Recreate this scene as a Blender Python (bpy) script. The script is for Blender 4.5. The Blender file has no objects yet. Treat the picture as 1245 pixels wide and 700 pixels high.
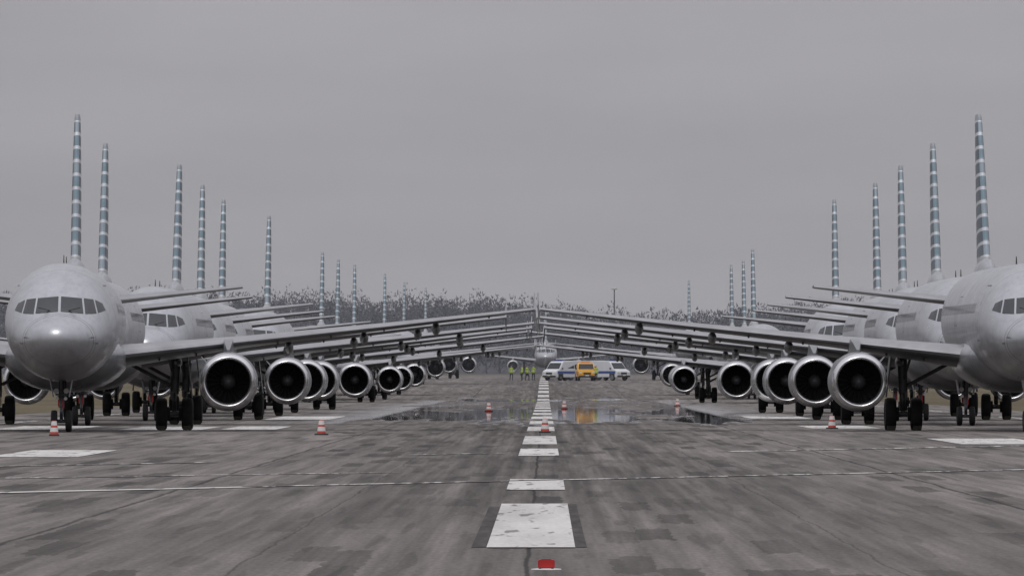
import bpy, bmesh, math, random
import numpy as np
from mathutils import Vector, Matrix
from mathutils.bvhtree import BVHTree
random.seed(4); rng=np.random.default_rng(7)
sc=bpy.context.scene
sc.view_settings.view_transform='Standard'; sc.view_settings.look='None'; sc.view_settings.exposure=0
COL=sc.collection
D=math.radians

# ------------------------------------------------------------ node helpers
class NB:
    def __init__(s,nt): s.nt=nt
    def n(s,t,**kw):
        x=s.nt.nodes.new(t)
        for k,v in kw.items(): setattr(x,k,v)
        return x
    def l(s,a,b): s.nt.links.new(a,b)
    def m(s,op,a,b=None,c=None,clamp=False):
        x=s.n('ShaderNodeMath',operation=op); x.use_clamp=clamp
        for i,v in enumerate((a,b,c)):
            if v is None: continue
            if isinstance(v,(int,float)): x.inputs[i].default_value=v
            else: s.l(v,x.inputs[i])
        return x.outputs[0]
    def noise(s,vec,scale,detail=3,rough=.55):
        mp=s.n('ShaderNodeMapping'); mp.inputs['Scale'].default_value=scale; s.l(vec,mp.inputs[0])
        x=s.n('ShaderNodeTexNoise'); x.inputs['Scale'].default_value=1; x.inputs['Detail'].default_value=detail
        x.inputs['Roughness'].default_value=rough
        s.l(mp.outputs[0],x.inputs['Vector']); return x.outputs['Fac']
    def mr(s,v,a,b,c,d):
        x=s.n('ShaderNodeMapRange'); s.l(v,x.inputs[0])
        for i,q in enumerate((a,b,c,d)): x.inputs[i+1].default_value=q
        return x.outputs[0]
    def mix(s,f,a,b):
        x=s.n('ShaderNodeMix',data_type='RGBA')
        if isinstance(f,(int,float)): x.inputs[0].default_value=f
        else: s.l(f,x.inputs[0])
        for i,v in ((6,a),(7,b)):
            if isinstance(v,tuple): x.inputs[i].default_value=(*v,1)
            else: s.l(v,x.inputs[i])
        return x.outputs[2]
    def scalecol(s,col,v):
        x=s.n('ShaderNodeVectorMath',operation='SCALE')
        if isinstance(col,tuple): x.inputs[0].default_value=col
        else: s.l(col,x.inputs[0])
        if isinstance(v,(int,float)): x.inputs[3].default_value=v
        else: s.l(v,x.inputs[3])
        return x.outputs[0]
    def cells(s,x,y,wx,wy,seed):
        """random value per elongated paving/patch cell, rows staggered per lane"""
        cx=s.m('FLOOR',s.m('DIVIDE',x,wx))
        w1=s.n('ShaderNodeTexWhiteNoise',noise_dimensions='1D'); s.l(s.m('ADD',cx,seed),w1.inputs['W'])
        cy=s.m('FLOOR',s.m('ADD',s.m('DIVIDE',y,wy),s.m('MULTIPLY',w1.outputs['Value'],7.3)))
        cb=s.n('ShaderNodeCombineXYZ'); s.l(cx,cb.inputs[0]); s.l(cy,cb.inputs[1]); cb.inputs[2].default_value=seed
        w3=s.n('ShaderNodeTexWhiteNoise',noise_dimensions='3D'); s.l(cb.outputs[0],w3.inputs['Vector'])
        return w3.outputs['Value']

def newmat(name):
    m=bpy.data.materials.new(name); m.use_nodes=True
    b=m.node_tree.nodes['Principled BSDF']
    return m,NB(m.node_tree),b
def mat(name,col,rough=.5,metal=0,var=.1,sc_=(1,1,1),spec=.5,coat=0):
    m,N,b=newmat(name)
    tc=N.n('ShaderNodeTexCoord').outputs['Object']
    f=N.mr(N.noise(tc,sc_,4),.3,.7,1-var,1+var)
    N.l(N.scalecol(tuple(col),f),b.inputs['Base Color'])
    b.inputs['Roughness'].default_value=rough; b.inputs['Metallic'].default_value=metal
    b.inputs['Specular IOR Level'].default_value=spec; b.inputs['Coat Weight'].default_value=coat
    return m

# ------------------------------------------------------------ mesh helpers
def mk(name,verts,faces,mats,idx=None,smooth=True,ang=35):
    me=bpy.data.meshes.new(name); me.from_pydata([tuple(map(float,v)) for v in verts],[],[tuple(map(int,f)) for f in faces])
    for m in (mats if isinstance(mats,(list,tuple)) else [mats]): me.materials.append(m)
    if idx is not None: me.polygons.foreach_set('material_index',idx)
    bm=bmesh.new(); bm.from_mesh(me); bmesh.ops.recalc_face_normals(bm,faces=bm.faces); bm.to_mesh(me); bm.free()
    if smooth:
        me.shade_smooth(); me.set_sharp_from_angle(angle=D(ang))
    return me
class G:
    def __init__(s): s.v=[];s.f=[];s.i=[]
    def add(s,v,f,mi=0):
        o=len(s.v); s.v+= [tuple(p) for p in v]; s.f+=[tuple(q+o for q in ff) for ff in f]
        s.i+= ([mi]*len(f) if isinstance(mi,int) else list(mi))
    def box(s,c,d,mi=0,rot=None,ch=0):
        bm=bmesh.new(); bmesh.ops.create_cube(bm,size=1)
        for v in bm.verts: v.co=Vector((v.co.x*d[0],v.co.y*d[1],v.co.z*d[2]))
        if ch: bmesh.ops.bevel(bm,geom=bm.edges[:],offset=ch,segments=2,affect='EDGES')
        R=rot if rot is not None else Matrix.Identity(3)
        bm.verts.index_update()
        s.add([R@v.co+Vector(c) for v in bm.verts],[[v.index for v in f.verts] for f in bm.faces],mi); bm.free()
    def tube(s,a,b,r1,r2=None,n=14,mi=0):
        a=Vector(a);b=Vector(b); r2=r1 if r2 is None else r2
        q=(b-a).to_track_quat('Z','Y'); L=(b-a).length
        v=[];f=[]
        for k,(z,r) in enumerate(((0,r1),(L,r2))):
            for i in range(n):
                t=2*math.pi*i/n; v.append(a+q@Vector((r*math.cos(t),r*math.sin(t),z)))
        for i in range(n): f.append((i,(i+1)%n,n+(i+1)%n,n+i))
        f.append(tuple(range(n))[::-1]); f.append(tuple(range(n,2*n)))
        s.add(v,f,mi)
    def rev(s,prof,c,axis='Y',n=40,mis=0):
        v=[];f=[];ii=[]
        for (a,r) in prof:
            for i in range(n):
                t=2*math.pi*i/n; p,q=r*math.cos(t),r*math.sin(t)
                if axis=='Y': v.append((c[0]+p,c[1]+a,c[2]+q))
                elif axis=='X': v.append((c[0]+a,c[1]+p,c[2]+q))
                else: v.append((c[0]+p,c[1]+q,c[2]+a))
        for k in range(len(prof)-1):
            for i in range(n):
                f.append((k*n+i,k*n+(i+1)%n,(k+1)*n+(i+1)%n,(k+1)*n+i)); ii.append(mis if isinstance(mis,int) else mis[k])
        s.add(v,f,ii)
    def loft(s,secs,mi=0,cap=True,facemi=None):
        n=len(secs[0]); v=[p for q in secs for p in q]; f=[];ii=[]
        for k in range(len(secs)-1):
            for i in range(n):
                f.append((k*n+i,k*n+(i+1)%n,(k+1)*n+(i+1)%n,(k+1)*n+i)); ii.append(facemi(i) if facemi else mi)
        if cap:
            f.append(tuple(range(n))); ii.append(mi); f.append(tuple(range((len(secs)-1)*n,len(secs)*n))); ii.append(mi)
        s.add(v,f,ii)
    def mirror(s):
        v=[(-x,y,z) for x,y,z in s.v]; f=[ff[::-1] for ff in s.f]; i=list(s.i); s.add(v,f,i)
    def mesh(s,name,mats,**k): return mk(name,s.v,s.f,mats,s.i,**k)

def empty(name,loc=(0,0,0),rz=0):
    e=bpy.data.objects.new(name,None); e.location=loc; e.rotation_euler=(0,0,rz); e.empty_display_size=.5
    COL.objects.link(e); return e
def obj(name,me,parent=None,loc=(0,0,0)):
    o=bpy.data.objects.new(name,me); o.location=loc; COL.objects.link(o)
    if parent: o.parent=parent
    return o

# ------------------------------------------------------------ materials
def paint(name,col,metal=.25,rough=.33,seams_and_shade=True):
    m,N,b=newmat(name)
    tc=N.n('ShaderNodeTexCoord').outputs['Object']
    sep=N.n('ShaderNodeSeparateXYZ'); N.l(tc,sep.inputs[0])
    f=N.mr(N.noise(tc,(.5,.35,.5),5,.6),.3,.7,.88,1.08)
    g=N.mr(N.noise(tc,(3,1.2,3),4,.6),.35,.7,1.04,.91)
    f=N.m('MULTIPLY',f,g)
    f=N.m('MULTIPLY',f,N.mr(N.noise(tc,(7,5,.5),3,.6),.5,.75,1.0,.86))
    if seams_and_shade:
        y=sep.outputs[1]
        a=N.m('LESS_THAN',N.m('ABSOLUTE',N.m('SUBTRACT',y,1.02)),.018)
        p=N.m('LESS_THAN',N.m('ABSOLUTE',N.m('SUBTRACT',N.m('MODULO',N.m('ADD',y,.4),3.2),1.6)),.014)
        s=N.m('SUBTRACT',1,N.m('MULTIPLY',N.m('MAXIMUM',a,p),.55))
        f=N.m('MULTIPLY',f,s)
        f=N.m('MULTIPLY',f,N.mr(sep.outputs[2],1.7,3.4,.60,1))  # underside shade put into the colour: darkens towards the belly
    N.l(N.scalecol(col,f),b.inputs['Base Color'])
    r=N.mr(N.noise(tc,(1.5,1.5,1.5),4),.3,.7,rough-.06,rough+.1); N.l(r,b.inputs['Roughness'])
    b.inputs['Metallic'].default_value=metal; b.inputs['Coat Weight'].default_value=.1
    return m
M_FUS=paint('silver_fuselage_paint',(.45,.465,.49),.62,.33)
M_WING=mat('wing_paint',(.12,.125,.135),.42,.25,.2,(.8,.8,.8))
M_SLAT=mat('bare_metal_slat',(.33,.335,.345),.36,.55,.14,(1,1,1))
M_LIP=mat('polished_inlet_lip',(.66,.66,.67),.22,.92,.06)
M_NAC=mat('nacelle_paint',(.22,.23,.24),.36,.35,.12)
M_DUCT=mat('inlet_duct',(.035,.035,.038),.55,.3,.1)
M_FAN=mat('fan_blade',(.065,.065,.07),.42,.6,.15)
M_SPIN=mat('spinner',(.10,.10,.105),.5,.2,.1)
M_GLASS=mat('cockpit_glass',(.014,.018,.022),.10,0,.1)
M_WIN=mat('cabin_window',(.03,.035,.04),.15)
M_TYRE=mat('tyre_rubber',(.016,.016,.017),.8,0,.2,(4,4,4))
M_HUB=mat('wheel_hub',(.17,.17,.18),.5,.3,.2,(5,5,5))
M_STRUT=mat('gear_strut',(.11,.11,.115),.45,.4,.25,(4,4,4))
M_DARK=mat('dark_bay',(.03,.03,.03),.8)
M_RED=mat('red_paint',(.42,.02,.018),.5,0,.12,(6,6,6))
M_WHT=mat('white_plastic',(.62,.62,.61),.55,0,.15,(5,5,5))
M_LAMP=mat('lamp_lens',(.7,.7,.68),.15)

def finmat(name,seg,seg2,rungc):
    m,N,b=newmat(name)
    tc=N.n('ShaderNodeTexCoord').outputs['Object']
    sep=N.n('ShaderNodeSeparateXYZ'); N.l(tc,sep.inputs[0])
    s=N.m('ADD',sep.outputs[2],N.m('MULTIPLY',sep.outputs[1],.06))
    fr=N.m('FRACT',N.m('DIVIDE',s,.54))
    rung=N.m('LESS_THAN',fr,.24)
    half=N.m('LESS_THAN',N.m('FRACT',N.m('DIVIDE',s,1.62)),.45)
    c=N.mix(half,seg,seg2)
    c=N.mix(rung,c,rungc)
    top=N.m('GREATER_THAN',sep.outputs[2],11.5)
    c=N.mix(top,c,(.25,.28,.3))
    low=N.m('LESS_THAN',sep.outputs[2],6.35)
    c=N.mix(low,c,(.42,.43,.44))
    f=N.mr(N.noise(tc,(2,2,2),3),.3,.7,.85,1.12)
    N.l(N.scalecol(c,f),b.inputs['Base Color']); b.inputs['Roughness'].default_value=.32; b.inputs['Metallic'].default_value=.3
    return m
M_FINLE=finmat('fin_leading_edge',(.20,.29,.34),(.30,.37,.41),(.68,.71,.74))
M_FINS=finmat('fin_stripe_paint',(.012,.038,.065),(.025,.065,.095),(.56,.59,.62))

# ------------------------------------------------------------ airliner geometry (nose y=0, tail +y, ground z=0)
ZC=3.8
TAB=[(0,.0,-.60,-.60),(.1,.40,-.30,-.92),(.35,.74,-.08,-1.18),(.8,1.07,.13,-1.44),(1.4,1.34,.34,-1.65),(1.9,1.5,.62,-1.76),
(2.4,1.63,.93,-1.84),(3.0,1.75,1.28,-1.92),(3.8,1.86,1.63,-1.99),(4.8,1.94,1.88,-2.04),(6.0,1.97,2.03,-2.07),(7.5,1.975,2.07,-2.07),
(16,1.975,2.07,-2.07),(23.5,1.975,2.07,-2.07),(26,1.93,2.07,-1.88),(29,1.72,2.05,-1.33),(32,1.35,1.95,-.62),(34.5,.93,1.72,.02),(36.5,.48,1.45,.55),(37.5,.16,1.2,.85)]
TU=np.array([math.sqrt(t[0]) for t in TAB]); TV=np.array([t[1:] for t in TAB])
def herm(u):
    k=int(np.clip(np.searchsorted(TU,u)-1,0,len(TU)-2)); h=TU[k+1]-TU[k]; t=(u-TU[k])/h
    def tan(i):
        if i==0: return (TV[1]-TV[0])/(TU[1]-TU[0])
        if i==len(TU)-1: return (TV[-1]-TV[-2])/(TU[-1]-TU[-2])
        a=(TV[i]-TV[i-1])/(TU[i]-TU[i-1]); b=(TV[i+1]-TV[i])/(TU[i+1]-TU[i])
        r=np.where(a*b>0,2*a*b/np.where(np.abs(a+b)<1e-9,1,a+b),0); return r
    return ((2*t**3-3*t**2+1)*TV[k]+(t**3-2*t**2+t)*h*tan(k)+(-2*t**3+3*t**2)*TV[k+1]+(t**3-t**2)*h*tan(k+1))
NR=56
g=G(); secs=[]
us=list(np.linspace(.03,math.sqrt(7.5),48))+[math.sqrt(y) for y in list(np.linspace(8.5,23.5,12))+list(np.linspace(24.3,37.5,26))]
for u in us:
    w,t,b=herm(u); zc=(t+b)/2; hh=(t-b)/2; y=u*u
    secs.append([(w*math.cos(a),y,ZC+zc+hh*math.sin(a)) for a in np.linspace(0,2*math.pi,NR,endpoint=False)])
g.loft(secs)
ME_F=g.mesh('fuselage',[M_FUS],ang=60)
bvh=BVHTree.FromPolygons([Vector(v) for v in g.v],g.f)
def patch(G_,P,ax,nu=8,nv=6,off=.012,mi=0,side=1):
    v=[]
    for j in range(nv+1):
        for i in range(nu+1):
            a,b=i/nu,j/nv
            q=[(1-a)*(1-b)*P[0][k]+a*(1-b)*P[1][k]+a*b*P[2][k]+(1-a)*b*P[3][k] for k in (0,1)]
            if ax=='F': h=bvh.ray_cast(Vector((q[0],-5,ZC+q[1])),Vector((0,1,0)))
            else: h=bvh.ray_cast(Vector((8*side,q[0],ZC+q[1])),Vector((-side,0,0)))
            nrm=h[1] 
            pt=h[0]; c=Vector((0,pt.y+ (1.5 if ax=='F' else 0),ZC))
            if nrm.dot(pt-c)<0: nrm=-nrm
            v.append(pt+nrm*off)
    f=[(j*(nu+1)+i,j*(nu+1)+i+1,(j+1)*(nu+1)+i+1,(j+1)*(nu+1)+i) for j in range(nv) for i in range(nu)]
    G_.add(v,f,mi)
g=G()
W=[[(.045,.34),(.82,.27),(.75,.80),(.045,.86)],[(.89,.26),(1.26,.28),(1.14,.76),(.82,.80)],[(1.32,.30),(1.56,.39),(1.44,.63),(1.20,.745)]]
for P in W:
    patch(g,P,'F'); patch(g,[(-x,z) for x,z in P],'F')
ME_CW=g.mesh('cockpit_windows',[M_GLASS])
g=G()
for sd in (1,-1):
    y=6.6
    while y<28:
        if not (15.2<y<15.5): patch(g,[(y,.33),(y+.23,.33),(y+.23,.66),(y,.66)],'S',1,2,.006,0,sd)
        y+=.533
ME_CAB=g.mesh('cabin_windows',[M_WIN])
g=G()
for sd in (1,-1):
    for y0,w in ((5.0,.82),(29.0,.75),(16.0,.5),(16.9,.5)):
        z0,z1=(-.62,1.25) if w>.6 else (-.05,.95)
        if y0>28: z0=-.3
        for P in ([(y0,z0),(y0+.025,z0),(y0+.025,z1),(y0,z1)],[(y0+w,z0),(y0+w+.025,z0),(y0+w+.025,z1),(y0+w,z1)],
                  [(y0,z1),(y0+w,z1),(y0+w,z1+.025),(y0,z1+.025)],[(y0,z0-.025),(y0+w,z0-.025),(y0+w,z0),(y0,z0)]):
            patch(g,P,'S',3,6,.005,0,sd)
for sx in (-1,1):
    g.box((sx*.42,1.50,ZC+.40),(.62,.02,.025),0,Matrix.Rotation(sx*-.25,3,'Y'))
    for (px,pz,py) in ((1.05,-.55,.95),(1.18,-.75,1.25)):
        g.tube((sx*px,py,ZC+pz),(sx*(px+.16),py-.15,ZC+pz),.02,.012,8)
for y,z in ((9,2.07),(13.5,2.07),(7.5,-2.07),(10.2,-2.07)):
    s=1 if z>0 else -1
    g.loft([[(-.02,y,ZC+z-.02*s),(.02,y,ZC+z-.02*s),(.02,y+.4,ZC+z-.02*s),(-.02,y+.4,ZC+z-.02*s)],[(-.01,y+.2,ZC+z+.3*s),(.01,y+.2,ZC+z+.3*s),(.01,y+.4,ZC+z+.3*s),(-.01,y+.4,ZC+z+.3*s)]])
ME_TRIM=g.mesh('fuselage_trim',[M_DARK])
g=G(); secs=[]
for y,w,b in ((9.6,1.2,-1.9),(10.4,1.75,-2.2),(11.6,2.1,-2.38),(13,2.2,-2.45),(17,2.2,-2.45),(19,2.1,-2.38),(20.6,1.75,-2.2),(21.8,1.2,-1.9)):
    secs.append([(w*math.cos(a),y,ZC-1.15+(b+1.15)*(-1)*math.sin(a)*(1 if math.sin(a)<0 else .6)) for a in np.linspace(0,2*math.pi,32,endpoint=False)])
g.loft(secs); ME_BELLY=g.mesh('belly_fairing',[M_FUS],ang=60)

def foil(n=14):
    xs=[.5*(1-math.cos(math.pi*i/n)) for i in range(n+1)]
    th=[5*(.2969*math.sqrt(x)-.126*x-.3516*x*x+.2843*x**3-.1015*x**4) for x in xs]; th[-1]=.01
    up=[(x,t) for x,t in zip(xs,th)]; lo=[(x,-t) for x,t in zip(xs[1:],th[1:])][::-1]
    return up+lo
FO=foil()
def hsec(x,yl,c,z,t,inc=0):
    r=[]
    for a,b in FO:
        b2=b*t*(1.0 if b>0 else .75)
        r.append((x,yl+a*c,z+b2*c-a*c*math.tan(D(inc))))
    return r
nF=len(FO)
def lemi(i): return 1 if (i<4 or i>=nF-1) else 0
def finmi(i): return 1 if (i<2 or i>=nF-2) else 0
def interp_secs(S,n):
    out=[]
    S=np.array(S,float)
    for k in range(len(S)-1):
        for i in range(n): out.append(S[k]+(S[k+1]-S[k])*i/n)
    out.append(S[-1]); return out
g=G()
g.loft([hsec(*s) for s in interp_secs([(1.0,11.2,7.6,2.55,.13,2.5),(1.98,11.9,6.7,2.68,.135,2.5),(6.4,14.2,4.05,3.17,.12,1.5),(11.5,16.85,2.75,3.72,.11,.5),(16.75,19.55,1.5,4.33,.10,0)],3)],facemi=lemi)
for x,yc,z,L in ((3.9,17.9,2.45,2.6),(7.9,17.4,3.0,3.0),(10.6,18.4,3.32,2.6),(13.2,19.3,3.66,2.2)):
    prof=[(0,.02),(.25*L*.3,.11),(.25*L,.17),(.5*L,.2),(.75*L,.16),(L,.02)]
    n=14
    sec=[]
    for a,r in prof: sec.append([(x+r*.8*math.cos(t),yc-.35*L+a,z-.02*a+r*1.15*math.sin(t)) for t in np.linspace(0,2*math.pi,n,endpoint=False)])
    g.loft(sec)
for x in (3.3,4.6,7.5,9.4,11.3,13.2,15.1):
    yl=np.interp(x,[1.98,6.4,16.75],[11.9,14.2,19.55]); z=np.interp(x,[1.98,6.4,16.75],[2.68,3.17,4.33])
    c=np.interp(x,[1.98,6.4,16.75],[6.7,4.05,1.5])
    g.box((x,yl+.14*c,z-.055*c),(.05,.12*c,.06),2)
for s,h in ((1,.62),(-1,.55)):
    g.loft([[(16.74,19.6,4.32),(16.80,19.6,4.32),(16.80,21.3,4.32),(16.74,21.3,4.32)],[(16.79,20.75,4.32+s*h),(16.82,20.75,4.32+s*h),(16.82,21.45,4.32+s*h),(16.79,21.45,4.32+s*h)]],mi=1)
for x in (14.2,15.2,16.2):
    yt=np.interp(x,[11.5,16.75],[19.6,21.05]); zt=np.interp(x,[11.5,16.75],[3.7,4.33]); g.tube((x,yt-.05,zt),(x,yt+.35,zt),.012,.006,5,2)
g.mirror(); ME_WING=g.mesh('wings',[M_WING,M_SLAT,M_DARK],ang=50)
g=G()
g.loft([hsec(*s) for s in interp_secs([(.3,30.8,4.3,4.62,.10,0),(6.2,34.4,1.55,5.27,.09,0)],5)],facemi=lemi)
g.mirror(); ME_TP=g.mesh('tailplane',[M_WING,M_SLAT],ang=50)
def vsec(z,yl,c,t):
    return [(b*t*c,yl+a*c,z) for a,b in FO]
g=G()
g.loft([vsec(*s) for s in interp_secs([(5.55,28.7,7.2,.06),(6.0,29.5,6.3,.06),(11.6,34.25,2.35,.10)],6)]+[vsec(11.74,34.5,2.0,.085)],facemi=finmi)
ME_FIN=g.mesh('tail_fin',[M_FINS,M_FINLE],ang=50)
g=G(); secs=[]
for y,w,z in ((26.3,.05,5.86),(27.6,.14,5.95),(28.8,.26,6.12),(29.8,.36,6.3),(31,.42,6.25)):
    secs.append([(w*math.cos(a),y,5.7+(z-5.7)*max(0,math.sin(a))-.3*(math.sin(a)<-.01)) for a in np.linspace(0,2*math.pi,20,endpoint=False)])
g.loft(secs); ME_DOR=g.mesh('dorsal_fillet',[M_FUS])

def engine(x):
    g=G(); c=(x,9.9,1.74)
    prof=[(1.15,.80),(.7,.775),(.35,.755),(.18,.765),(.08,.785),(.02,.815),(0,.85),(.02,.885),(.08,.925),(.2,.965),(.26,.975),(.262,.977),(.9,1.03),(1.6,1.045),(2.4,1.02),(3.2,.93),(4.0,.80),(4.5,.70),(4.48,.66),(3.6,.7)]
    mi=[1]*3+[0]*8+[2]*8
    g.rev(prof,c,'Y',56,mi)
    g.rev([(3.6,.45),(4.6,.42),(5.1,.30)],c,'Y',30,2); g.rev([(4.4,.3),(5.6,.03)],c,'Y',24,3)
    g.rev([(1.35,.83),(1.36,.0)],c,'Y',40,5)
    g.rev([(3.55,.68),(3.56,.0)],c,'Y',40,5)
    g.rev([(.62,.0),(.66,.06),(.8,.16),(1.0,.25),(1.2,.28)],c,'Y',28,4)
    for k in range(22):
        a=2*math.pi*k/22; v=[]
        for r,tw,w in ((.26,.5,.07),(.5,.8,.1),(.79,1.1,.11)):
            for s in (-1,1):
                aa=a+s*w*math.sin(tw)/r*.62; v.append((c[0]+r*math.cos(aa),c[1]+1.17+s*w*math.cos(tw),c[2]+r*math.sin(aa)))
        g.add(v,[(0,1,3,2),(2,3,5,4)],3)
    def ps(y,z0,z1,w): return [(x-w,y,z0),(x+w,y,z0),(x+w*.8,y,z1),(x-w*.8,y,z1)]
    g.loft([ps(11.2,2.6,2.86,.06),ps(12.2,2.5,3.12,.17),ps(13.6,2.45,3.25,.2),ps(15,2.35,3.0,.2),ps(16.6,2.45,2.85,.1)],mi=2)
    sx=1 if x<0 else -1
    g.loft([[(x+sx*.75,11.0,2.42),(x+sx*.77,11.0,2.40),(x+sx*.77,12.0,2.42),(x+sx*.75,12.0,2.44)],[(x+sx*.95,11.6,2.62),(x+sx*.96,11.6,2.61),(x+sx*.96,12.0,2.62),(x+sx*.95,12.0,2.63)]],mi=2)
    return g.mesh('engine',[M_LIP,M_DUCT,M_NAC,M_FAN,M_SPIN,M_DARK],ang=40)
ME_E=[engine(5.75),engine(-5.75)]

def wheel(g,x,y,r,w):
    h=w/2
    p=[(-h*.55,.05),(-h*.55,r*.48),(-h*.8,r*.55),(-h,r*.72),(-h*.92,r*.9),(-h*.6,r*.985),(0,r),(h*.6,r*.985),(h*.92,r*.9),(h,r*.72),(h*.8,r*.55),(h*.55,r*.48),(h*.55,.05)]
    g.rev(p,(x,y,r),'X',30,[1,1,0,0,0,0,0,0,0,0,1,1])
    g.tube((x-h*.57,y,r),(x+h*.57,y,r),.12,.12,12,1)
def gear_main(sx):
    g=G(); X=3.795*sx; Y=17.7
    for dx in (-.465,.465): wheel(g,X+dx,Y,.585,.42)
    g.tube((X-.5,Y,.585),(X+.5,Y,.585),.1,.1,12,2)
    g.tube((X,Y,.55),(X,Y,1.5),.085,.085,14,1); g.tube((X,Y,1.3),(X+.05*sx,Y-.1,2.75),.16,.18,16,2)
    g.tube((X-.15*sx,Y,1.6),(X-1.55*sx,Y-.1,2.35),.07,.07,10,2); g.tube((X,Y-.05,1.75),(X-.2*sx,Y-1.1,2.6),.05,.05,8,2)
    g.tube((X,Y-.1,1.4),(X,Y-.42,1.05),.045,.04,8,2); g.tube((X,Y-.42,1.05),(X,Y-.1,.72),.04,.045,8,2)
    g.tube((X+.1,Y-.1,2.4),(X+.12,Y-.13,.75),.015,.015,6,3); g.tube((X-.12,Y-.1,2.3),(X-.1,Y-.13,.7),.015,.015,6,3)
    g.box((X+.55*sx,Y,1.9),(.05,1.1,1.45),4,Matrix.Rotation(-.12*sx,3,'Y'),.01)
    g.box((X-.05*sx,Y-.16,1.25),(.2,.08,.3),2); 
    for dx in (-.22,.22): g.tube((X+dx-.06,Y,.585),(X+dx+.06,Y,.585),.26,.26,18,3)
    return g.mesh('main_gear',[M_TYRE,M_HUB,M_STRUT,M_DARK,M_WING])
ME_MG=[gear_main(1),gear_main(-1)]
g=G(); Y=5.07
for dx in (-.25,.25): wheel(g,dx,Y,.38,.225)
g.tube((-.3,Y,.38),(.3,Y,.38),.06,.06,12,2)
g.tube((0,Y,.38),(0,Y,1.0),.06,.06,12,1); g.tube((0,Y,.85),(0,Y+.15,2.0),.1,.11,14,2)
g.tube((0,Y-.1,1.25),(0,Y-1.0,1.95),.05,.05,8,2); g.tube((.14,Y-.1,1.2),(.14,Y,1.9),.03,.03,8,2)
g.tube((0,Y-.08,.85),(0,Y-.3,.68),.03,.03,8,2); g.tube((0,Y-.3,.68),(0,Y-.08,.48),.03,.03,8,2)
for sx in (-1,1):
    g.box((sx*.33,Y-.2,1.52),(.03,1.1,.62),4,Matrix.Rotation(sx*.18,3,'Y'),.008)
    g.tube((sx*.17,Y-.18,1.42),(sx*.17,Y-.05,1.42),.09,.07,16,5)
    g.tube((sx*.15,Y-.16,1.16),(sx*.15,Y-.05,1.16),.06,.05,14,5)
g.tube((0,Y-.1,1.42),(.0,Y,1.42),.05,.05,8,2); g.box((0,Y-.08,1.3),(.42,.05,.06),2)
g.box((.07,Y-.14,.98),(.05,.01,.34),6); g.box((-.1,Y-.13,1.02),(.04,.01,.26),6)
ME_NG=g.mesh('nose_gear',[M_TYRE,M_HUB,M_STRUT,M_DARK,M_FUS,M_LAMP,M_RED])
g=G()
for X in (-3.795,3.795):
    for dx in (-.465,.465):
        for dy in (-.7,.7): g.box((X+dx,17.7+dy,.08),(.3,.2,.16),0,None,.02)
ME_CH=g.mesh('wheel_chocks',[mat('chock_rubber',(.06,.055,.04),.7)])

PARTS=[('fuselage',ME_F),('cockpit_windows',ME_CW),('cabin_windows',ME_CAB),('fuselage_trim',ME_TRIM),('belly_fairing',ME_BELLY),('wings',ME_WING),
('tailplane',ME_TP),('tail_fin',ME_FIN),('dorsal_fillet',ME_DOR),('engine_a',ME_E[0]),('engine_b',ME_E[1]),('main_gear_a',ME_MG[0]),('main_gear_b',ME_MG[1]),('nose_gear',ME_NG),('wheel_chocks',ME_CH)]
GD=[-200,820,870,910,1000,1100,1220,1785,2200,2500,2700,3000,4000,12000]
GZ=[0,0,.15,.35,.85,1.3,1.7,2.2,2.3,2.6,2.8,3.0,3.0,3.0]
def gz(d): return float(np.interp(d,GD,GZ))
def plane(xf,df,xn=None):
    L=35.3
    if xn is None: xn=xf+random.uniform(-.25,.25)
    yaw=math.asin((xf-xn)/L)
    e=empty('parked_airliner',(xn,df-L,gz(df-18)+.022),-yaw)
    for n,me in PARTS: obj(n,me,e)
    return e
LEFT=[(-17.4,386,-16.45),(-18.4,434,-18.0),(-16.8,477,-17.0),(-17.4,527,-17.2),(-17.7,571,-17.5),(-16.7,628,-16.8),(-17.4,811,None),(-17.3,868,None),(-17.1,932,None),(-16.9,1095,None),(-16.9,1245,None),(-15.3,1330,None)]
RIGHT=[(16.4,386,17.15),(16.5,434,16.7),(16.7,479,16.5),(16.9,522,16.9),(16.2,571,16.0),(16.1,791,None),(17.1,880,None),(17.0,932,None),(17.1,1213,None)]
for a in LEFT+RIGHT: plane(*a)
plane(.25,1820,.25)

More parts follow.
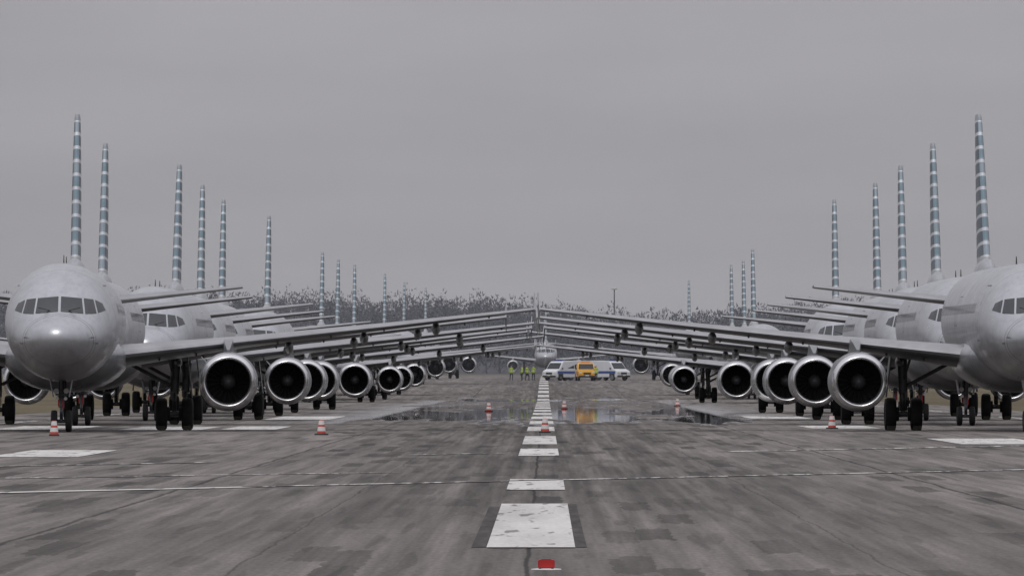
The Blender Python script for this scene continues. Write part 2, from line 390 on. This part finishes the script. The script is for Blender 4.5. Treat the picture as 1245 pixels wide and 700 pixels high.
# ------------------------------------------------------------ ground
def ground_mat():
    m,N,b=newmat('dry_winter_grass')
    tc=N.n('ShaderNodeTexCoord').outputs['Object']
    a=N.noise(tc,(.05,.02,.05),5,.6); c=N.noise(tc,(.8,.3,.8),5,.7)
    sp=N.n('ShaderNodeSeparateXYZ'); N.l(tc,sp.inputs[0])
    col=N.mix(N.mr(a,.35,.65,0,1),(.10,.082,.052),(.13,.112,.07))
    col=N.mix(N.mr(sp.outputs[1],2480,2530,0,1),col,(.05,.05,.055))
    col=N.scalecol(col,N.mr(c,.3,.7,.75,1.2)); N.l(col,b.inputs['Base Color']); b.inputs['Roughness'].default_value=.95
    b.inputs['Specular IOR Level'].default_value=.1
    return m
def runway_mat():
    m,N,b=newmat('weathered_runway')
    tc=N.n('ShaderNodeTexCoord').outputs['Object']
    sp=N.n('ShaderNodeSeparateXYZ'); N.l(tc,sp.inputs[0]); x,y=sp.outputs[0],sp.outputs[1]
    f=N.mr(N.noise(tc,(.22,.012,1),4,.6),.3,.7,.80,1.18)
    f=N.m('MULTIPLY',f,N.mr(N.noise(tc,(1.3,.02,1),4,.6),.3,.7,.70,1.26))
    f=N.m('MULTIPLY',f,N.mr(N.noise(tc,(5,.05,1),3,.6),.3,.7,.78,1.20))
    f=N.m('MULTIPLY',f,N.mr(N.noise(tc,(16,1.6,1),3,.65),.3,.7,.80,1.20))
    jx=N.m('ADD',x,N.m('MULTIPLY',N.m('SUBTRACT',N.noise(tc,(2,.6,1),3,.6),.5),.22))
    jy=N.m('ADD',y,N.m('MULTIPLY',N.m('SUBTRACT',N.noise(tc,(5,.4,2),3,.6),.5),7))
    pm=N.mr(N.noise(tc,(.28,.010,1),2,.5),.38,.56,.15,1)
    c1=N.cells(jx,jy,.42,9.0,3.0)
    f=N.m('MULTIPLY',f,N.m('SUBTRACT',1,N.m('MULTIPLY',N.m('MULTIPLY',N.mr(c1,.74,1,0,1),N.m('GREATER_THAN',c1,.74)),N.m('MULTIPLY',pm,.5))))
    c1b=N.m('GREATER_THAN',c1,.78)
    f=N.m('MULTIPLY',f,N.m('SUBTRACT',1,N.m('MULTIPLY',c1b,N.m('MULTIPLY',pm,.26))))
    c2=N.cells(jx,jy,1.25,34.0,9.0)
    f=N.m('MULTIPLY',f,N.mr(c2,0,1,.88,1.10))
    pt=N.mr(N.noise(tc,(3.4,.08,3),1,.4),.61,.64,0,1)
    f=N.m('MULTIPLY',f,N.m('SUBTRACT',1,N.m('MULTIPLY',pt,.22)))
    band=N.m('EXPONENT',N.m('MULTIPLY',N.m('POWER',N.m('ABSOLUTE',N.m('DIVIDE',x,5.4)),2.0),-1))
    st=N.mr(N.noise(tc,(2.6,.010,5),3,.6),.35,.62,.1,1)
    bl=N.mr(y,105,200,.5,1)
    f=N.m('MULTIPLY',f,N.m('SUBTRACT',1,N.m('MULTIPLY',N.m('MULTIPLY',band,st),N.m('MULTIPLY',bl,.62))))
    wob=N.m('MULTIPLY',N.m('SUBTRACT',N.noise(tc,(0,.09,0),3,.7),.5),.5)
    for x0,w,k in ((-.02,.022,.75),(7.0,.035,.7),(-6.0,.035,.65),(13.5,.05,.5),(-13,.05,.5),(3.6,.015,.4),(-2.9,.015,.4),(10.2,.02,.3),(-9.6,.02,.3),(20,.06,.5),(-20,.06,.5)):
        a=N.m('ABSOLUTE',N.m('SUBTRACT',N.m('ADD',x,N.m('MULTIPLY',wob,.6 if abs(x0)>1 else .25)),x0))
        f=N.m('MULTIPLY',f,N.m('SUBTRACT',1,N.m('MULTIPLY',N.mr(a,w*.6,w*1.6,1,0),k)))
    t=N.m('LESS_THAN',N.m('FRACT',N.m('DIVIDE',N.m('ADD',y,N.m('MULTIPLY',wob,5)),31.0)),.012)
    f=N.m('MULTIPLY',f,N.m('SUBTRACT',1,N.m('MULTIPLY',t,.14)))
    # mirage reflections imitated by glossy, darkened patches of pavement
    zone=N.m('MULTIPLY',N.mr(y,380,480,0,1),N.mr(y,800,900,1,0))
    wn=N.mr(N.m('MULTIPLY',N.noise(tc,(.30,.012,9),4,.6),N.m('POWER',zone,.25)),.425,.455,0,1)
    lat=N.mr(N.m('ABSOLUTE',N.m('SUBTRACT',x,.5)),8,13,1,.1)
    mirage=N.m('MULTIPLY',wn,lat)
    f=N.m('MULTIPLY',f,N.m('SUBTRACT',1,N.m('MULTIPLY',mirage,.5)))
    N.l(N.scalecol((.168,.152,.141),f),b.inputs['Base Color'])
    N.l(N.m('SUBTRACT',.90,N.m('MULTIPLY',mirage,.88)),b.inputs['Roughness'])
    N.l(N.m('ADD',.24,N.m('MULTIPLY',mirage,.3)),b.inputs['Specular IOR Level'])
    return m
def paintline_mat(name,wear):
    m,N,b=newmat(name)
    tc=N.n('ShaderNodeTexCoord').outputs['Object']
    a=N.noise(tc,(3,.25,1),4,.65); w=N.mr(a,wear,wear+.08,0,1)
    sp=N.mr(N.noise(tc,(4.5,.3,7),2,.4),.62,.66,0,1)
    c=N.mix(w,(.13,.12,.115),(.56,.55,.53)); c=N.mix(N.m('MULTIPLY',sp,.75),c,(.13,.125,.12))
    c=N.scalecol(c,N.mr(N.noise(tc,(1,.06,3),4,.6),.3,.7,.82,1.12))
    c=N.scalecol(c,N.mr(N.noise(tc,(14,1.2,3),3,.6),.3,.7,.9,1.06))
    N.l(c,b.inputs['Base Color']); b.inputs['Roughness'].default_value=.8; b.inputs['Specular IOR Level'].default_value=.2
    return m
M_PL=paintline_mat('marking_paint',.30); M_PW=paintline_mat('worn_marking_paint',.49)
M_BORDER=mat('black_border_paint',(.055,.05,.048),.85,0,.5,(5,.25,1),.2)

rows=[-200,60]+list(range(100,820,60))+[820,870,910,1000,1100,1220,1400,1600,1785,1900,2200,2500]
def hillz(x,d):
    base=gz(d)
    t=max(0,min(1,(d-2500)/350)); t=t*t*(3-2*t)
    f=15.5-3.4/(1+math.exp(-(x-15)/18))-4.8*math.exp(-((x-22)/30)**2)+1.0*math.sin(x*.021)+.7*math.sin(x*.07+1)
    return base+(f-3)*t
xs=[-6000,-2500,-1200,-700]+list(range(-500,501,12))+[700,1200,2500,6000]
rws=rows+[2560,2620,2680,2740,2800,2860,3200,5000,12000]
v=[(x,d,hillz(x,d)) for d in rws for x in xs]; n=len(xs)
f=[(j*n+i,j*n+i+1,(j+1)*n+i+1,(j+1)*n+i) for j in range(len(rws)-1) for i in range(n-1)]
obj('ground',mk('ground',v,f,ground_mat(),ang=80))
rr=[d for d in rows if d<=1900]
v=[];f=[]
for d in rr: v+=[(-27,d,gz(d)+.02),(27,d,gz(d)+.02)]
f=[(2*j,2*j+1,2*j+3,2*j+2) for j in range(len(rr)-1)]
obj('runway',mk('runway',v,f,runway_mat(),smooth=False))

def strip(g,x0,x1,d0,d1,mi,h):
    ds=[d0]+[d for d in rr if d0<d<d1]+[d1]
    v=[];f=[]
    for d in ds: v+=[(x0,d,gz(d)+h),(x1,d,gz(d)+h)]
    f=[(2*j,2*j+1,2*j+3,2*j+2) for j in range(len(ds)-1)]; g.add(v,f,mi)
def skew(g,p,q,w,mi,h=.032):
    a=Vector((p[0],p[1],0));b=Vector((q[0],q[1],0)); t=(b-a).normalized(); s=Vector((-t.y,t.x,0))*w/2
    g.add([a-s+Vector((0,0,h)),b-s+Vector((0,0,h)),b+s+Vector((0,0,h)),a+s+Vector((0,0,h))],[(0,1,2,3)],mi)
g=G()
dd=[(113.6,153),(172,190),(247,272),(290,330)]
d=362
while d<1780: dd.append((d,d+30)); d+=52
for k,(a,b) in enumerate(dd):
    strip(g,-.49,.49,a,b,0,.032)
strip(g,-.66,-.50,114,150,2,.026); strip(g,.50,.62,114,153,2,.026)
for s in (-1,1): strip(g,s*22-.45,s*22+.45,400,1780,1,.032)
skew(g,(-14,156),(-5.1,176),.7,0); skew(g,(-5.1,176.6),(14.5,220),.55,1)
skew(g,(-15,183.5),(-6.5,197.5),.6,1); skew(g,(-6.3,198),(-2.9,203.5),.5,1)
skew(g,(-15,209),(-7.2,228),.6,1); skew(g,(4.7,261),(17,293),.9,1); skew(g,(-3,250),(-1,256),.6,1)
for x0,x1,a,b in ((-13.1,-10.9,243,266),(11.9,14.6,290,317),(-15.2,-12.2,366,392),(-11.6,-9.6,372,396),(10.0,12.6,380,402),(-12.5,-9.5,455,500),(9.6,12.4,470,510),(-20,-17,372,398)):
    strip(g,x0,x1,a,b,0,.032)
obj('runway_markings',g.mesh('runway_markings',[M_PL,M_PW,M_BORDER],smooth=False))

# ------------------------------------------------------------ tree line
def tree_line():
    V=[];F=[];MI=[]
    base=0
    def addarr(v,f,mi):
        nonlocal base
        V.append(v);F.append(f+base);MI.append(np.full(len(f),mi)); base+=len(v)
    for d in (2540,2600,2660,2710,2760,2810,2850):
        x=-330.
        while x<330:
            x+=rng.uniform(2.6,6.2)
            if abs(x)>180: x+=4
            z=hillz(x,d); H=rng.uniform(9,12)*(1 if rng.random()>.05 else 1.12); R=H*rng.uniform(.32,.46); yy=d+rng.uniform(-20,20)
            def limb(a,b,r0,r1):
                a=np.array(a);b=np.array(b)
                q=[a+[r0,0,0],a+[-r0*.5,r0*.8,0],a+[-r0*.5,-r0*.8,0],b+[r1,0,0],b+[-r1*.5,r1*.8,0],b+[-r1*.5,-r1*.8,0]]
                addarr(np.array(q),np.array([[0,1,4],[0,4,3],[1,2,5],[1,5,4],[2,0,3],[2,3,5]]),0)
            top=np.array([x+rng.uniform(-.6,.6),yy,z+H*.8])
            limb((x,yy,z-.5),top,.28,.06)
            for k in range(6):
                t=rng.uniform(.3,.75); a=np.array([x,yy,z])+t*(top-np.array([x,yy,z])); an=rng.uniform(0,6.28)
                limb(a,a+[R*.8*math.cos(an),R*.8*math.sin(an),H*rng.uniform(.12,.3)],.12,.03)
            n=460 if abs(x)<180 else 150
            p=rng.normal(size=(n,3)); p/=np.linalg.norm(p,axis=1)[:,None]; p*=(rng.random(n)**.5)[:,None]
            lob=1+.22*np.sin(p[:,0]*5+rng.uniform(0,6))+.15*np.sin(p[:,2]*7+rng.uniform(0,6))
            c=np.array([x,yy,z+H*.50])+p*np.array([R,R,H*.48])*lob[:,None]
            dirn=p*.7+np.array([0,0,.5])+rng.normal(size=(n,3))*.6; dirn/=np.linalg.norm(dirn,axis=1)[:,None]
            s=np.cross(dirn,rng.normal(size=(n,3))); s/=np.linalg.norm(s,axis=1)[:,None]
            Ln=rng.uniform(.5,1.1,n)[:,None]; wd=rng.uniform(.10,.26,n)[:,None]
            v=np.stack([c-s*wd,c+s*wd,c+dirn*Ln],1).reshape(-1,3)
            addarr(v,np.arange(3*n).reshape(n,3),1 if rng.random()<.6 else 2)
    v=np.concatenate(V);f=np.concatenate(F);mi=np.concatenate(MI)
    me=bpy.data.meshes.new('tree_line'); me.from_pydata(v.tolist(),[],f.tolist())
    for m in (mat('distant_bark',(.06,.058,.062),.95,0,.2,(.1,.1,.1),.05),mat('distant_twigs_dark',(.06,.06,.068),.95,0,.2,(.05,.05,.05),.05),mat('distant_twigs_light',(.085,.083,.088),.95,0,.2,(.05,.05,.05),.05)): me.materials.append(m)
    me.polygons.foreach_set('material_index',mi); me.update()
    obj('tree_line',me)
tree_line()

# ------------------------------------------------------------ winter haze (real scattering volume over the far field)
g=G(); g.box((0,2150,145),(1800,2700,290),0)
hm=bpy.data.materials.new('winter_haze'); hm.use_nodes=True; hn=hm.node_tree; hn.nodes.clear()
ho=hn.nodes.new('ShaderNodeOutputMaterial'); hv=hn.nodes.new('ShaderNodeVolumeScatter'); hv.inputs['Density'].default_value=.000115
hv.inputs['Color'].default_value=(.84,.90,1,1); hv.inputs['Anisotropy'].default_value=0
hn.links.new(hv.outputs[0],ho.inputs['Volume'])
hz=obj('haze',g.mesh('haze',[hm],smooth=False))

# ------------------------------------------------------------ traffic cones
M_OR=mat('cone_orange',(.45,.06,.04),.55,0,.15,(6,6,6)); M_BASE=mat('cone_base',(.05,.05,.05),.8)
g=G(); g.box((0,0,.025),(.34,.34,.05),2,None,.012)
g.rev([(.05,.15),(.13,.138),(.14,.136),(.27,.118),(.28,.116),(.34,.105),(.35,.103),(.47,.085),(.49,.06),(.49,.02)],(0,0,0),'Z',24,[0,1,1,0,0,1,1,0,0])
ME_CONE=g.mesh('cone_body',[M_OR,M_WHT,M_BASE])
for x,d in ((-15.75,333),(-7.2,338),(10.7,378),(.15,352),(-3.0,575),(1.3,620),(8.9,680)):
    e=empty('traffic_cone',(x,d,gz(d)+.021),random.uniform(0,3)); obj('cone_body',ME_CONE,e)
g=G(); g.rev([(0,.0),(0,.15),(.008,.145),(.012,.10),(.014,.0)],(0,0,0),'Z',28,0)
g.tube((-.06,-.105,.008),(-.06,-.095,.02),.012,.012,8,2); g.tube((.06,-.105,.008),(.06,-.095,.02),.012,.012,8,2)
g.box((0,0,.055),(.165,.12,.085),1,None,.008)
g.box((0,.0,.0985),(.10,.07,.006),2,None,.002)
e=empty('runway_light',(.17,100.9,.021)); obj('light_fixture',g.mesh('light_fixture',[M_WHT,M_RED,M_DARK]),e)
g=G(); g.tube((0,0,0),(0,0,15.2),.17,.09,12,0); g.box((0,0,15.0),(1.0,.15,.12),0)
for k in (-.4,0,.4): g.box((k,-.12,15.15),(.26,.2,.3),1,None,.03)
e=empty('fin_standin_mast',(12.1,1780,gz(1780))); obj('mast',g.mesh('mast',[M_STRUT,M_LAMP]),e)  # mast stands in for a thin far upright read as a tail fin

# ------------------------------------------------------------ vehicles
def vehicle(name,kind,col,stripe,loc,rz):
    e=empty(name,loc,rz)
    mb=mat(name+'_paint',col,.3,0,.05,(2,2,2),.5,.3); ms=mat(name+'_stripe',stripe,.35); 
    mats=[mb,M_GLASS,ms,M_DARK,M_LAMP,M_TYRE,M_HUB,mat('amber_beacon',(.7,.25,.02),.2)]
    if kind=='van':
        P=[(-2.6,.38),(-2.65,.75),(-2.5,1.12),(-1.9,1.3),(-1.25,2.05),(-1.0,2.2),(2.5,2.28),(2.65,2.1),(2.68,.45),(2.6,.38)]; Wd=1.95; H=2.28; ax=(-1.7,1.75)
        ws=[(-1.87,1.33),(-1.27,2.03)]
    else:
        P=[(-2.8,.45),(-2.85,.8),(-2.75,1.15),(-1.35,1.28),(-.75,1.95),(-.5,2.03),(.75,2.03),(1.0,1.9),(1.1,1.35),(2.75,1.32),(2.8,.5),(2.7,.45)]; Wd=1.98; H=2.03; ax=(-1.85,1.75)
        ws=[(-1.32,1.31),(-.78,1.93)]
    bm=bmesh.new()
    a=[bm.verts.new((-Wd/2*(.92 if z>1.4 else 1),y,z)) for y,z in P]; b=[bm.verts.new((Wd/2*(.92 if z>1.4 else 1),y,z)) for y,z in P]
    n=len(P)
    for i in range(n): bm.faces.new((a[i],a[(i+1)%n],b[(i+1)%n],b[i]))
    bm.faces.new(a); bm.faces.new(b[::-1])
    bmesh.ops.recalc_face_normals(bm,faces=bm.faces); bmesh.ops.bevel(bm,geom=bm.edges[:],offset=.05,segments=3,affect='EDGES')
    bm.verts.index_update(); g=G(); g.add([v.co[:] for v in bm.verts],[[v.index for v in f.verts] for f in bm.faces],0); bm.free()
    (y0,z0),(y1,z1)=ws; w=Wd/2
    g.add([(-w*.88,y0-.02,z0+.03),(w*.88,y0-.02,z0+.03),(w*.80,y1-.02,z1),(-w*.80,y1-.02,z1)],[(0,1,2,3)],1)
    for s in (-1,1):
        if kind=='van': wins=[(-1.35,-.35),(-.25,1.0),(1.1,2.4)]
        else: wins=[(-.95,-.05),(.05,.85)]
        for a0,b0 in wins:
            sl=.3 if a0<-.9 else 0
            g.add([(s*(w*.96+.012),a0-sl*.3,1.4),(s*(w*.96+.012),b0,1.4),(s*(w*.92+.008),b0,H-.28),(s*(w*.92+.008),a0+sl,H-.28)],[(0,1,2,3)],1)
        g.box((s*(w+.006),0,.95),(.012,4.6,.28),2)
        for y in ax:
            g.rev([(-.12,.0),(-.12,.2),(-.13,.3),(-.1,.37),(.1,.37),(.13,.3),(.12,.2),(.12,0)],(s*(w-.1),y,.37),'X',24,[6,6,5,5,5,6,6])
            g.box((s*(w+.001),y,.55),(.03,.95,.5),3)
            g.rev([(-.02,.0),(.04,.2),(.03,.3),(.0,.37)],(s*(w+.0),y,.37),'X',24,5)
        g.box((s*w*.76,P[1][0]-.0,.92),(.34,.1,.17),4,None,.03)
        g.box((s*(w+.14),y0+.35,1.38),(.16,.1,.22),3,None,.03)
    g.box((0,P[0][0]-.02,.5),(Wd*.94,.16,.22),3,None,.04); g.box((0,P[1][0]-.03,.84),(.85,.06,.22),3,None,.02)
    g.box((0,P[1][0]-.065,.62),(.4,.02,.11),4)
    g.box((0,P[-2][0]+.02,.5),(Wd*.94,.14,.2),3,None,.04)
    g.box((0,.0 if kind!='van' else -.7,H+.08),(1.1,.28,.13),7 if kind!='van' else 2,None,.04)
    if kind!='van':
        g.box((0,1.95,1.37),(1.55,1.4,.08),3); g.box((0,1.0,1.75),(1.7,.08,.7),0,None,.02)
    obj('body',g.mesh(name+'_body',mats),e); return e
def gd(d): return gz(d)+.02
vehicle('police_van','van',(.62,.64,.67),(.03,.08,.3),(2.1,1172,gd(1172)),D(-35))
vehicle('police_van','van',(.60,.62,.65),(.03,.07,.25),(7.5,1176,gd(1176)),D(38))
vehicle('airport_pickup_truck','pickup',(.72,.36,.012),(.6,.3,.02),(4.7,1166,gd(1166)),D(4))
vehicle('white_van','van',(.55,.57,.59),(.25,.25,.27),(4.4,1190,gd(1190)),D(-70))

# ------------------------------------------------------------ people
M_VEST,N,b=newmat('work_clothes')
tc=N.n('ShaderNodeTexCoord').outputs['Object']; sp=N.n('ShaderNodeSeparateXYZ'); N.l(tc,sp.inputs[0]); z=sp.outputs[2]
nz=N.m('ADD',z,N.m('MULTIPLY',N.noise(tc,(8,8,8),2),.03))
c=N.mix(N.m('GREATER_THAN',nz,.90),(.02,.022,.035),(.34,.46,.05))
c=N.mix(N.m('GREATER_THAN',nz,1.515),c,(.42,.26,.19)); c=N.mix(N.m('GREATER_THAN',nz,1.70),c,(.05,.035,.025)); c=N.mix(N.m('LESS_THAN',nz,.09),c,(.015,.015,.015))
refl=N.m('LESS_THAN',N.m('ABSOLUTE',N.m('SUBTRACT',nz,1.12)),.03); c=N.mix(refl,c,(.6,.6,.6))
N.l(c,b.inputs['Base Color']); b.inputs['Roughness'].default_value=.8
def person(x,d,rz,k):
    e=empty('ground_worker',(x,d,gd(d)),rz)
    A=.12*k
    J=[((0,0,.95),.15),((0,0,1.2),.15),((0,.0,1.42),.13),((0,0,1.53),.055),((0,-.02,1.66),.095),((0,-.01,1.74),.08),
       ((.19,0,1.41),.06),((.27,-.02,1.14),.048),((.25,-.12-A,.90),.035),((.24,-.16-A,.80),.04),
       ((-.19,0,1.41),.06),((-.27,-.0,1.14),.048),((-.26,-.08+A,.90),.035),((-.25,-.1+A,.80),.04),
       ((.10,0,.86),.10),((.12,-.06-A,.48),.068),((.13,.0-A,.09),.045),((.14,-.16-A,.05),.04),
       ((-.10,0,.86),.10),((-.12,.0+A,.48),.068),((-.13,.05+A,.09),.045),((-.14,-.11+A,.05),.04)]
    E=[(0,1),(1,2),(2,3),(3,4),(4,5),(2,6),(6,7),(7,8),(8,9),(2,10),(10,11),(11,12),(12,13),(0,14),(14,15),(15,16),(16,17),(0,18),(18,19),(19,20),(20,21)]
    me=bpy.data.meshes.new('figure'); me.from_pydata([j[0] for j in J],E,[]); me.materials.append(M_VEST)
    o=obj('figure',me,e); m=o.modifiers.new('s','SKIN'); m.use_smooth_shade=True
    for i,j in enumerate(J): me.skin_vertices[0].data[i].radius=(j[1],j[1]*.85 if i>2 else j[1]*.75); 
    me.skin_vertices[0].data[0].use_root=True
    o.modifiers.new('u','SUBSURF').levels=1; o.modifiers['u'].render_levels=1
for x,d,rz,k in ((-3.7,1168,.3,.5),(-2.5,1172,-1.2,0),(-1.9,1168,1.0,1),(-1.2,1175,2.6,-.6),(5.9,1160,-.4,.4)): person(x,d,rz,k)

# ------------------------------------------------------------ sky, sun, camera
w=bpy.data.worlds.new("World"); sc.world=w; w.use_nodes=True; nt=w.node_tree; N=NB(nt)
bg=nt.nodes['Background']; bg.inputs[1].default_value=.1
SUN_EL,SUN_ROT=D(55),D(200)
sky=N.n('ShaderNodeTexSky',sky_type='NISHITA'); sky.sun_disc=False; sky.sun_elevation=SUN_EL; sky.sun_rotation=SUN_ROT
hs=N.n('ShaderNodeHueSaturation'); hs.inputs['Saturation'].default_value=.15; N.l(sky.outputs[0],hs.inputs['Color'])
tc=N.n('ShaderNodeTexCoord').outputs['Generated']; sp=N.n('ShaderNodeSeparateXYZ'); N.l(tc,sp.inputs[0])
el=N.m('MAXIMUM',sp.outputs[2],0)
L=N.m('ADD',3.05,N.m('MULTIPLY',el,7.6))
nz=N.mr(N.noise(tc,(11,11,70),5,.55),.3,.7,.90,1.10); nz2=N.mr(N.noise(tc,(3,3,5),4,.5),.3,.7,.88,1.12)
L=N.m('MULTIPLY',L,N.m('MULTIPLY',nz,nz2))
cc=N.scalecol((1.0,.98,1.055),L)
N.l(N.mix(.06,cc,hs.outputs[0]),bg.inputs[0])
sd=bpy.data.lights.new('sun','SUN'); sd.energy=.9; sd.angle=D(25); sd.color=(1,.97,.93)
so=bpy.data.objects.new('sun',sd); COL.objects.link(so)
dv=Vector((math.sin(SUN_ROT)*math.cos(SUN_EL),math.cos(SUN_ROT)*math.cos(SUN_EL),math.sin(SUN_EL)))
so.rotation_euler=dv.to_track_quat('Z','Y').to_euler(); so.location=(0,0,60)

cam=bpy.data.cameras.new('camera'); co=bpy.data.objects.new('camera',cam); COL.objects.link(co)
cam.sensor_width=36; cam.lens=36*12500/1245; cam.clip_end=20000; cam.clip_start=1
co.location=(.16,0,1.9); co.rotation_euler=(D(90.4996),0,D(.1856)); sc.camera=co
